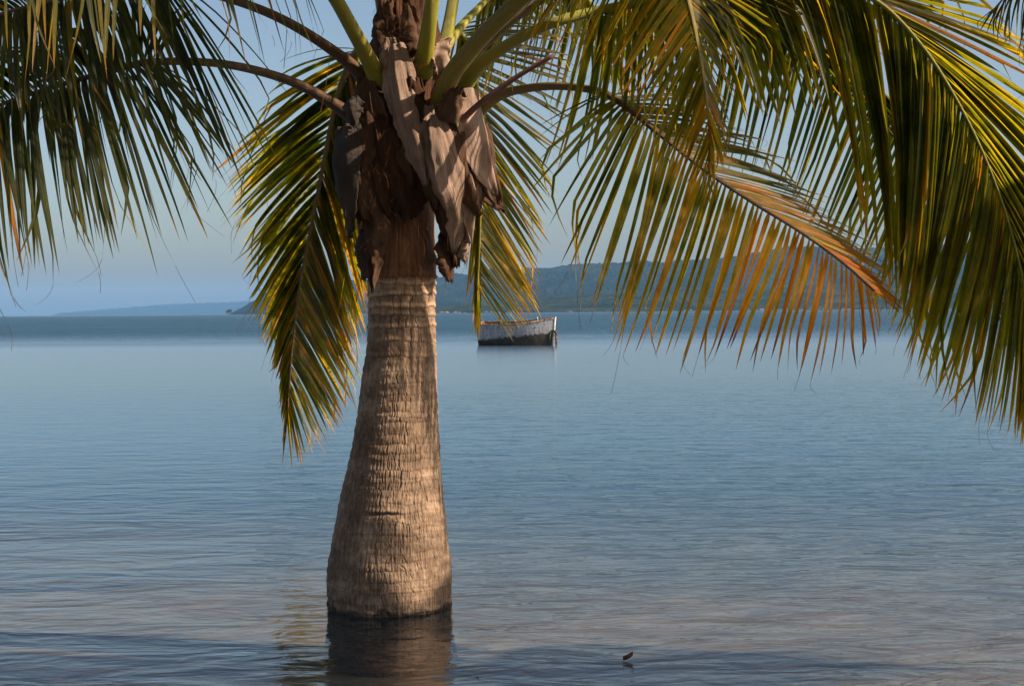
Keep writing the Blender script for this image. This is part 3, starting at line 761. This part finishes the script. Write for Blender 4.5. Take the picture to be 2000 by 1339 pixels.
# ------------------------------------------------------------------ sea, seabed
def water_material():
    b = NB('sea_water')
    p = b.pos()
    xyz = b.n('SeparateXYZ', {0: p})
    y = xyz.outputs[1]
    # ripple trains, crests lying across the view, each octave turned a little
    def wave(sc, rot, stretch, det, dist, rough=.5, loc=0):
        v = b.mapping(p, (stretch, 1, 1), (loc, loc, 0), (0, 0, R(rot)))
        return b.noise(sc, v, det, rough, dist)
    near = b.n('MapRange', {0: y, 1: 9.0, 2: 34.0, 3: 1.0, 4: 0.22}).outputs[0]
    h1 = b.math('MULTIPLY', wave(1.0, 6, .60, 2, .8), 0.020)
    h2 = b.math('MULTIPLY', wave(3.6, -8, .46, 3, .9, loc=13), 0.021)
    h3 = b.math('MULTIPLY', wave(9, 11, .55, 3, .6, loc=31), 0.0066)
    h = b.math('ADD', b.math('ADD', h1, h2), h3)
    h = b.math('MULTIPLY', h, near)
    # breeze patches further out
    wn_ = b.noise(0.012, b.mapping(p, (.25, 1, 1)), 3, .5)
    yy = b.math('ADD', y, b.math('MULTIPLY', b.math('SUBTRACT', wn_, .5), 60.0))
    wind = b.n('MapRange', {0: yy, 1: 62.0, 2: 118.0, 3: 0.0, 4: 1.0}, interpolation_type='SMOOTHSTEP').outputs[0]
    hw = b.math('MULTIPLY', b.noise(0.55, b.mapping(p, (.5, 1, 1)), 5, .65), 1.1)
    hw2 = b.math('MULTIPLY', b.noise(0.10, b.mapping(p, (.35, 1, 1), (7, 3, 0)), 4, .6), 2.5)
    h = b.math('ADD', h, b.math('MULTIPLY', b.math('ADD', hw, hw2), wind))
    # at a grazing view only the slopes facing the shore are seen
    h = b.math('ADD', h, b.math('MULTIPLY', b.math('MAXIMUM', b.math('SUBTRACT', y, 9.5), 0.0), 0.022))
    nrm = b.bump(h, 1.0)
    streak = b.noise(0.05, b.mapping(p, (.05, 1, 1)), 4, .6)
    rgh = b.math('ADD', b.math('MULTIPLY', wind, 0.22), b.n('MapRange', {0: y, 1: 8, 2: 60, 3: 0.006, 4: 0.17}).outputs[0])
    gl = b.n('BsdfGlossy', {0: (0.97, 0.98, 1, 1), 'Roughness': rgh, 'Normal': nrm}).outputs[0]
    tr = b.n('BsdfTransparent', {0: (0.80, 0.88, 0.92, 1)}).outputs[0]
    body = b.n('BsdfDiffuse', {0: (0.011, 0.056, 0.104, 1), 'Normal': nrm}).outputs[0]
    deep = b.n('MapRange', {0: y, 1: 6.0, 2: 17.0, 3: 0.06, 4: 1.0}).outputs[0]
    under = b.n('MixShader', {0: deep, 1: tr, 2: body}).outputs[0]
    back = b.n('NewGeometry').outputs['Backfacing']
    ior = b.math('SUBTRACT', 1.33, b.math('MULTIPLY', back, 1.33 - 1 / 1.33))   # same reflectance from both sides
    fr = b.n('Fresnel', {0: ior, 'Normal': nrm}).outputs[0]
    lim = b.math('SUBTRACT', 1.0, b.math('MULTIPLY', wind, b.math('ADD', .40, b.math('MULTIPLY', streak, .35))))
    fac = b.math('MULTIPLY', fr, lim)
    return b.end(b.n('MixShader', {0: fac, 1: under, 2: gl}).outputs[0])
M_WATER = water_material()
SEA = 10600
W = []
mesh_obj('sea', [(-SEA, -40, 0), (SEA, -40, 0), (SEA, SEA, 0), (-SEA, SEA, 0)], [(0, 1, 2, 3)], M_WATER)['kind'] = 'structure'

def sand_material():
    b = NB('sand')
    p = b.pos()
    y = b.n('SeparateXYZ', {0: p}).outputs[1]
    n1 = b.noise(1.2, p, 5, .6); n2 = b.noise(160, p, 3, .7)
    c = b.ramp(b.math('ADD', b.math('MULTIPLY', n1, .8), b.math('MULTIPLY', n2, .2)), [(0.3, (0.08, 0.06, 0.042)), (0.55, (0.17, 0.122, 0.08)), (0.75, (0.30, 0.21, 0.135))])
    sea_green = b.math('MULTIPLY', b.n('MapRange', {0: y, 1: 12.0, 2: 40.0, 3: 0, 4: 1}).outputs[0], 1.0)  # blue-green tint with distance, painted in for light absorbed by deeper water
    c = b.mix(sea_green, c, (0.02, 0.06, 0.07))
    rip = b.noise(7, b.mapping(p, (.5, 1, 1)), 4, .6, 1.5)
    vor = b.n('TexVoronoi', {'Vector': b.mapping(p, (.7, 1, 1)), 'Scale': 4.0, 'Randomness': 1.0}, feature='SMOOTH_F1').outputs[0]
    nrm = b.bump(b.math('ADD', b.math('MULTIPLY', rip, .035), b.math('MULTIPLY', vor, .05)), 1.0)
    return b.pbr(c, .95, nrm, .1)
M_SAND = sand_material()
def build_seabed():
    ys = [-45, -20, -6, -1, 2, 4, 6, 8, 10, 13, 17, 25, 40, 70, 150, 500, 3000, SEA + 50]
    zs = [1.2, .8, .25, .05, -.08, -.20, -.28, -.33, -.40, -.50, -.68, -1.0, -1.6, -3, -5, -8, -12, -15]
    xs = [-SEA - 50, -800, -60] + list(np.linspace(-20, 20, 41)) + [60, 800, SEA + 50]
    V, F = [], []
    for y_, z_ in zip(ys, zs):
        for x_ in xs:
            V.append((x_, y_, z_ + (.04 * math.sin(x_ * .7 + y_ * .4) if abs(x_) < 21 and 4 < y_ < 30 else 0)))
    n = len(xs)
    for i in range(len(ys) - 1):
        for k in range(n - 1):
            a = i * n + k; F.append((a, a + 1, a + n + 1, a + n))
    mesh_obj('seabed', V, F, M_SAND)['kind'] = 'structure'
build_seabed()

# ------------------------------------------------------------------ far shore
def hill_material(name, stops, sc=0.02, bumpd=9.0):
    b = NB(name)
    p = b.pos()
    n1 = b.noise(sc * .35, p, 5, .6); n2 = b.noise(sc * 5, p, 4, .7)
    f = b.math('ADD', b.math('MULTIPLY', n1, .6), b.math('MULTIPLY', n2, .4))
    c = b.ramp(f, stops)
    nrm = b.bump(b.noise(sc * 3.0, p, 4, .7), bumpd)
    return b.pbr(c, 1.0, nrm, .0)
def hill(name, sil, D0, D1, mat, seed=0, rough=6.0, power=1.3, nx=420, ny=46, shore=None, label=None, trees=1.8, gully=.10):
    """Terrain rising from the waterline at D0 to a ridge at D1 whose skyline is sil [(px,py)], then falling behind."""
    sx = [s[0] for s in sil]
    pxs = np.linspace(sx[0], sx[-1], nx)
    pys = np.interp(pxs, sx, [q[1] for q in sil])
    H = np.array([max(.5, at(a, b_, D1).z) for a, b_ in zip(pxs, pys)])[None, :]
    rx = np.array([ray(a, 600).x for a in pxs])[None, :]
    f = (np.linspace(0, 1, ny) / .72)[:, None]
    D = D0 + (D1 - D0) * f
    h = np.where(f <= 1, H * np.minimum(f, 1) ** power, H * (1 - (f - 1) / .389 * .9))
    X = rx * D; D = D + 0 * rx
    g1 = vnoise(X / 160., D / 220., seed, 64); g2 = vnoise(X / 50., D / 60., seed + 1, 64); g3 = vnoise(X / 11., D / 15., seed + 2, 256)
    k = np.minimum(1, f * 3) * np.minimum(1, H / 40)
    h = h + (g1 * gully * H * np.sin(np.pi * np.minimum(1, f)) + g2 * rough * .35) * k + np.abs(g3) * trees * 2.2 * k
    h[0] -= .6
    V = np.stack([X, D, h], -1).reshape(-1, 3).tolist()
    F = [(j * nx + i, j * nx + i + 1, j * nx + i + nx + 1, j * nx + i + nx) for j in range(ny - 1) for i in range(nx - 1)]
    o = mesh_obj(name, V, F, mat)
    tag(o, kind='structure')
    return o
M_HILL = hill_material('wooded_hill', [(0.38, (0.002, 0.005, 0.004)), (0.5, (0.006, 0.013, 0.008)), (0.62, (0.020, 0.030, 0.014))])
M_PLAIN = hill_material('scrub_hill', [(0.38, (0.005, 0.011, 0.006)), (0.5, (0.014, 0.023, 0.010)), (0.61, (0.050, 0.054, 0.024))], .035, 6)
hill('far_headland', [(100, 616), (115, 611), (200, 605), (290, 597), (340, 594), (480, 588), (620, 583), (800, 580)], 8600, 9600, M_HILL, 1, 10, 1.0, nx=160, ny=20, trees=3)
hill('ridge', [(446, 613), (470, 603), (505, 585), (535, 568), (560, 562), (600, 560), (650, 552), (700, 548), (760, 547), (850, 545), (900, 536), (950, 529), (1040, 523), (1150, 516), (1230, 514), (1310, 511), (1400, 505), (1470, 494),
               (1530, 486), (1580, 482), (1680, 484), (1800, 480), (1950, 470), (2150, 476), (2400, 500)], 3000, 3900, M_HILL, 20, 12, .75, nx=700, trees=2.6, gully=.22)
hill('coastal_slope', [(830, 607), (850, 601), (900, 592), (960, 586), (1040, 580), (1100, 574), (1200, 570), (1300, 566), (1420, 563), (1560, 558), (1700, 556), (1900, 552), (2150, 550), (2400, 560)], 1900, 2600, M_PLAIN, 30, 5, .8, nx=700, trees=1.6, gully=.15)

def rock_material(name, c0, c1):
    b = NB(name)
    return b.pbr(b.ramp(b.noise(.8, b.obj(), 4), [(.35, tuple(q * .62 for q in c0)), (.65, tuple(q * .62 for q in c1))]), .95, b.bump(b.noise(2, b.obj(), 4), .3), .1)
M_ROCK = rock_material('shore_rock', (0.12, 0.10, 0.085), (0.26, 0.22, 0.19))
def blob(rs, sx, sy, sz, nu=9, nv=6):
    V, F = [], []
    for j in range(nv + 1):
        ph = math.pi * j / nv
        for i in range(nu):
            a = 2 * math.pi * i / nu
            k = rs.uniform(.8, 1.15)
            V.append((sx * k * math.sin(ph) * math.cos(a), sy * k * math.sin(ph) * math.sin(a), sz * k * math.cos(ph)))
    for j in range(nv):
        for i in range(nu):
            a = j * nu + i; b = j * nu + (i + 1) % nu
            F.append((a, a + nu, b + nu, b))
    return V, F
def build_rocks():
    rs = random.Random(4)
    protos = []
    for k in range(5):
        V, F = blob(rs, rs.uniform(4, 8), 3, rs.uniform(1.8, 3.2))
        me = bpy.data.meshes.new('shore_rock'); me.from_pydata(V, [], F); me.update(); me.materials.append(M_ROCK)
        protos.append(me)
    spots = [rs.uniform(848, 1010) for _ in range(26)] + [rs.uniform(1440, 1740) for _ in range(38)] + [rs.uniform(1060, 1400) for _ in range(8)]
    for px in spots:
        o = bpy.data.objects.new('shore_rock', rs.choice(protos)); COL.objects.link(o)
        D = 1890 + rs.uniform(-15, 10)
        o.location = (ray(px, 605).x * D, D, rs.uniform(-.2, 1.0)); o.rotation_euler = (0, 0, rs.uniform(0, 6)); s = rs.uniform(.35, .8); o.scale = (s, s, s)
        tag(o, 'pale rock on the waterline below the distant green slope', 'rock', 'pale rocks along the far shore')
build_rocks()

def shore_tree(px, h, label, seed):
    rs = random.Random(seed)
    D = 2985
    x = ray(px, 612).x * D
    e = empty('distant_tree', (x, D, 0))
    tag(e, label, 'tree', 'trees on the tip of the headland')
    V, F, UV = tube([Vector((x, D, -.5)), Vector((x + .3, D, h * .3)), Vector((x, D, h * .65))], [.5, .4, .2], 6)
    mesh_obj('trunk', V, F, M_BARK, e)
    V, F = [], []
    for k in range(160):
        d = Vector((rs.gauss(0, 1), rs.gauss(0, 1), rs.gauss(0, .8))); d.normalize(); d *= rs.uniform(.4, 1) * h * .36
        c = Vector((x, D, h * .68)) + d; s = h * .07
        a = Vector((rs.gauss(0, s), rs.gauss(0, s), rs.gauss(0, s))); b = Vector((rs.gauss(0, s), rs.gauss(0, s), rs.gauss(0, s)))
        n = len(V); V += [c - a, c + b, c + a, c - b]; F.append((n, n + 1, n + 2, n + 3))
    mesh_obj('crown', V, F, M_HILL, e, smooth=False)
shore_tree(444, 8, 'smaller tree, outermost on the tip of the blue headland', 1)
shore_tree(449, 10.5, 'taller tree, second from the tip of the blue headland', 2)

# ------------------------------------------------------------------ moored boat
def boat_mat():
    b = NB('boat_paint')
    p = b.obj()
    z = b.n('SeparateXYZ', {0: p}).outputs[2]
    x = b.n('SeparateXYZ', {0: p}).outputs[0]
    n = b.noise(5, b.mapping(p, (1, 1, .6)), 5, .65)
    nv = b.noise(4, b.mapping(p, (3, 3, .35)), 4, .7)
    c = b.ramp(nv, [(0.30, (0.08, 0.07, 0.062)), (0.42, (0.19, 0.20, 0.22)), (0.6, (0.27, 0.29, 0.33))])
    lvl = b.math('ADD', b.math('MULTIPLY', x, 0.09), b.math('ADD', 0.44, b.math('MULTIPLY', b.math('SUBTRACT', n, .5), .55)))
    seam = b.math('LESS_THAN', b.math('FRACT', b.math('MULTIPLY', z, 6.5)), 0.10)
    c = b.mix(b.math('MULTIPLY', seam, .45), c, (0.10, 0.085, 0.075))
    rust = b.math('GREATER_THAN', b.noise(3.2, b.mapping(p, (2.2, 2.2, .25), (4, 0, 0)), 4, .7), .60)
    c = b.mix(b.math('MULTIPLY', rust, .55), c, (0.13, 0.075, 0.045))
    al = b.n('MapRange', {0: b.math('SUBTRACT', lvl, z), 1: -.04, 2: .05, 3: 0, 4: 1}).outputs[0]
    c = b.mix(al, c, b.ramp(n, [(.3, (0.008, 0.009, 0.006)), (.65, (0.045, 0.04, 0.03))]))
    return b.pbr(c, .6, b.bump(n, .01), .3)
M_BOAT = boat_mat()
M_WOOD = rock_material('boat_wood', (0.26, 0.15, 0.09), (0.52, 0.36, 0.25))
M_WHITE = rock_material('boat_trim', (0.55, 0.5, 0.46), (0.8, 0.78, 0.74))
M_ROPE = rock_material('rope', (0.06, 0.03, 0.02), (0.16, 0.09, 0.06))
M_WEED = rock_material('sea_green', (0.04, 0.07, 0.01), (0.12, 0.18, 0.03))
def build_boat():
    BD = on_plane(1010, 674).y
    s = BD / FPX
    c = on_plane(1009, 674)
    e = empty('rowing_boat', (c.x, c.y, 0))
    tag(e, 'small weathered white wooden rowing boat with dark fouled waterline, moored out on the water', 'boat')
    Lh = 1.60
    ns = 26
    def station(t):
        x = -Lh + 2 * Lh * t
        beam = .58 * (1 - max(0, (t - .45) / .55) ** 2.2) * (0.86 + .14 * min(1, t / .4))
        sheer = .93 + .10 * (2 * t - .72) ** 2 * (1 if t > .36 else .6) + .06 * t
        rake = .16 * max(0, (t - .7) / .3) ** 1.5
        return x, beam, sheer, rake
    def ring(t, off=0.0):
        x, bm, sh, rk = station(t)
        pts = []
        for k in range(15):
            a = -1 + 2 * k / 14
            w = abs(a)
            hz = sh * (w ** 1.9) if w < 1 else sh
            yy = math.copysign(max(0, bm - off) * (w ** .55), a)
            zz = -.22 + (sh + .22) * (w ** 2.4) + off * (1 - w)
            xx = x + rk * (w ** 1.2) - (.06 * (1 - w) if t > .8 else 0)
            pts.append(Vector((xx, yy, zz)))
        return pts
    def skin(off, flip):
        V, F = [], []
        for i in range(ns): V += ring(i / (ns - 1), off)
        for i in range(ns - 1):
            for k in range(14):
                a = i * 15 + k; f = (a, a + 1, a + 16, a + 15)
                F.append(f if not flip else f[::-1])
        F.append(tuple(range(15)) if flip else tuple(reversed(range(15))))
        return V, F
    def put(name, V, F, mat, par=e, smooth=True):
        me = bpy.data.meshes.new(name); me.from_pydata([tuple(v) for v in V], [], F); me.update()
        if smooth: me.polygons.foreach_set('use_smooth', [True] * len(me.polygons))
        me.materials.append(mat)
        o = bpy.data.objects.new(name, me); COL.objects.link(o); o.parent = par
        return o
    V, F = skin(0, False); put('hull', V, F, M_BOAT)
    V, F = skin(.03, True); put('inner_planking', V, F, M_WOOD)
    for sgn in (-1, 1):
        pts = [Vector((p.x, p.y, p.z)) for p in (ring(i / 24)[0 if sgn < 0 else 14] for i in range(25))]
        V, F, _ = tube(pts, [.032] * 25, 8, .8); put('gunwale', V, F, M_WOOD)
    pts = [ring(0)[k] + Vector((-.01, 0, 0)) for k in (0, 14)]
    V, F, _ = tube(pts, [.035, .035], 8); put('transom_rail', V, F, M_WOOD)
    tip = ring(1)[0]; low = ring(1)[7]
    V, F, _ = tube([low + Vector((.02, 0, 0)), (low + tip) / 2 + Vector((.03, 0, 0)), Vector((tip.x + .02, 0, tip.z + .05))], [.035, .04, .04], 8); put('stem_post', V, F, M_WHITE)
    for t, z_ in ((.2, .78), (.5, .72), (.78, .8)):
        x, bm, sh, rk = station(t)
        put('thwart', [(x - .12, -bm * .93, z_), (x + .12, -bm * .93, z_), (x + .12, bm * .93, z_), (x - .12, bm * .93, z_),
                       (x - .12, -bm * .93, z_ + .03), (x + .12, -bm * .93, z_ + .03), (x + .12, bm * .93, z_ + .03), (x - .12, bm * .93, z_ + .03)],
            [(0, 3, 2, 1), (4, 5, 6, 7), (0, 1, 5, 4), (1, 2, 6, 5), (2, 3, 7, 6), (3, 0, 4, 7)], M_WOOD, smooth=False)
    x, bm, sh, rk = station(.24)
    V, F, _ = tube([Vector((x, bm * .9, sh - .1)), Vector((x - .02, bm * .9, sh + .17))], [.05, .045], 8)
    tube([Vector((x - .11, bm * .9, sh + .16)), Vector((x + .06, bm * .9, sh + .17))], [.03, .03], 8, V=V, F=F); put('rowlock', V, F, M_WOOD)
    x, bm, sh, rk = station(.78)
    V, F, _ = tube([Vector((x, bm * .9, sh - .1)), Vector((x - .04, bm * .9, sh + .13))], [.025, .02], 8); put('rowlock', V, F, M_WHITE)
    rs = random.Random(2)
    bx = tip.x - .02
    V, F, _ = tube(spline([Vector((bx, -.03, .62)), Vector((bx + .07, -.05, .5)), Vector((bx + .03, -.06, .38)), Vector((bx + .06, -.05, .2)), Vector((bx + .05, -.05, -.1))], 20),
                   [.03 + .03 * abs(math.sin(i * .9)) for i in range(20)], 8); put('mooring_rope', V, F, M_ROPE)
    V, F, _ = tube(spline([Vector((bx + .0, -.04, .64)), Vector((bx - .14, -.09, .62)), Vector((bx - .2, -.12, .4)), Vector((bx - .22, -.12, .15))], 16),
                   [.022] * 16, 8); put('bow_line', V, F, M_WEED)
    e.rotation_euler = (R(-5.5), R(0.6), R(-5))
    e.rotation_euler = (R(6.5), R(0), R(-19))
build_boat()

# ------------------------------------------------------------------ small things on the water
def leaf_float():
    p = on_plane(1229, 1290)
    V, F = [], []
    n = 9
    for i in range(n):
        t = i / (n - 1)
        w = .014 * math.sin(math.pi * (t * .9 + .05)) ** .7
        z = .004 + .020 * t * t
        for k in (-1, -.5, 0, .5, 1):
            V.append(Vector((-.026 + .042 * t, w * k * .8, z + abs(k) * .016)) + p)
    for i in range(n - 1):
        for k in range(4):
            a = i * 5 + k; F.append((a, a + 1, a + 6, a + 5))
    o = mesh_obj('floating_leaf', V, F, rock_material('dead_leaf', (0.05, 0.025, 0.015), (0.14, 0.07, 0.04)))
    m = o.modifiers.new('thick', 'SOLIDIFY'); m.thickness = .0015
    tag(o, 'small curled brown dead leaf floating on the water right of the palm', 'leaf')
leaf_float()
def froth(px, py, s, label):
    rs = random.Random(int(px))
    V, F = blob(rs, s, s * .6, s * .25)
    p = on_plane(px, py)
    o = mesh_obj('petal', [Vector(v) + p + Vector((0, 0, .003)) for v in V], F, rock_material('petal', (0.35, 0.32, 0.28), (0.6, 0.56, 0.5)))
    tag(o, label, 'petal')
froth(933, 1320, .010, 'tiny pale petal floating just right of the trunk reflection')
def twig():
    a = on_plane(1760, 1336, -.28); b = on_plane(1810, 1318, -.28); c = on_plane(1880, 1302, -.28)
    V, F, UV = tube(spline([a, b, c], 14), [.0035] * 14, 6)
    o = mesh_obj('sunken_twig', V, F, M_ROPE, uvs=UV)
    tag(o, 'thin dark twig lying under water near the lower right corner', 'twig')
twig()

# ------------------------------------------------------------------ haze
b = NB('haze')
vol = b.n('VolumePrincipled', {'Color': (0.26, 0.55, 0.98, 1), 'Density': 0.000065, 'Anisotropy': 0.0})
M_HAZE = b.end(vol.outputs[0], vol=True)
X, Y0, Y1, Z0, Z1 = SEA + 200, -300, SEA + 200, -18, 190
hz = mesh_obj('haze', [(-X, Y0, Z0), (X, Y0, Z0), (X, Y1, Z0), (-X, Y1, Z0), (-X, Y0, Z1), (X, Y0, Z1), (X, Y1, Z1), (-X, Y1, Z1)],
              [(0, 3, 2, 1), (4, 5, 6, 7), (0, 1, 5, 4), (1, 2, 6, 5), (2, 3, 7, 6), (3, 0, 4, 7)], M_HAZE, smooth=False)
hz['kind'] = 'stuff'
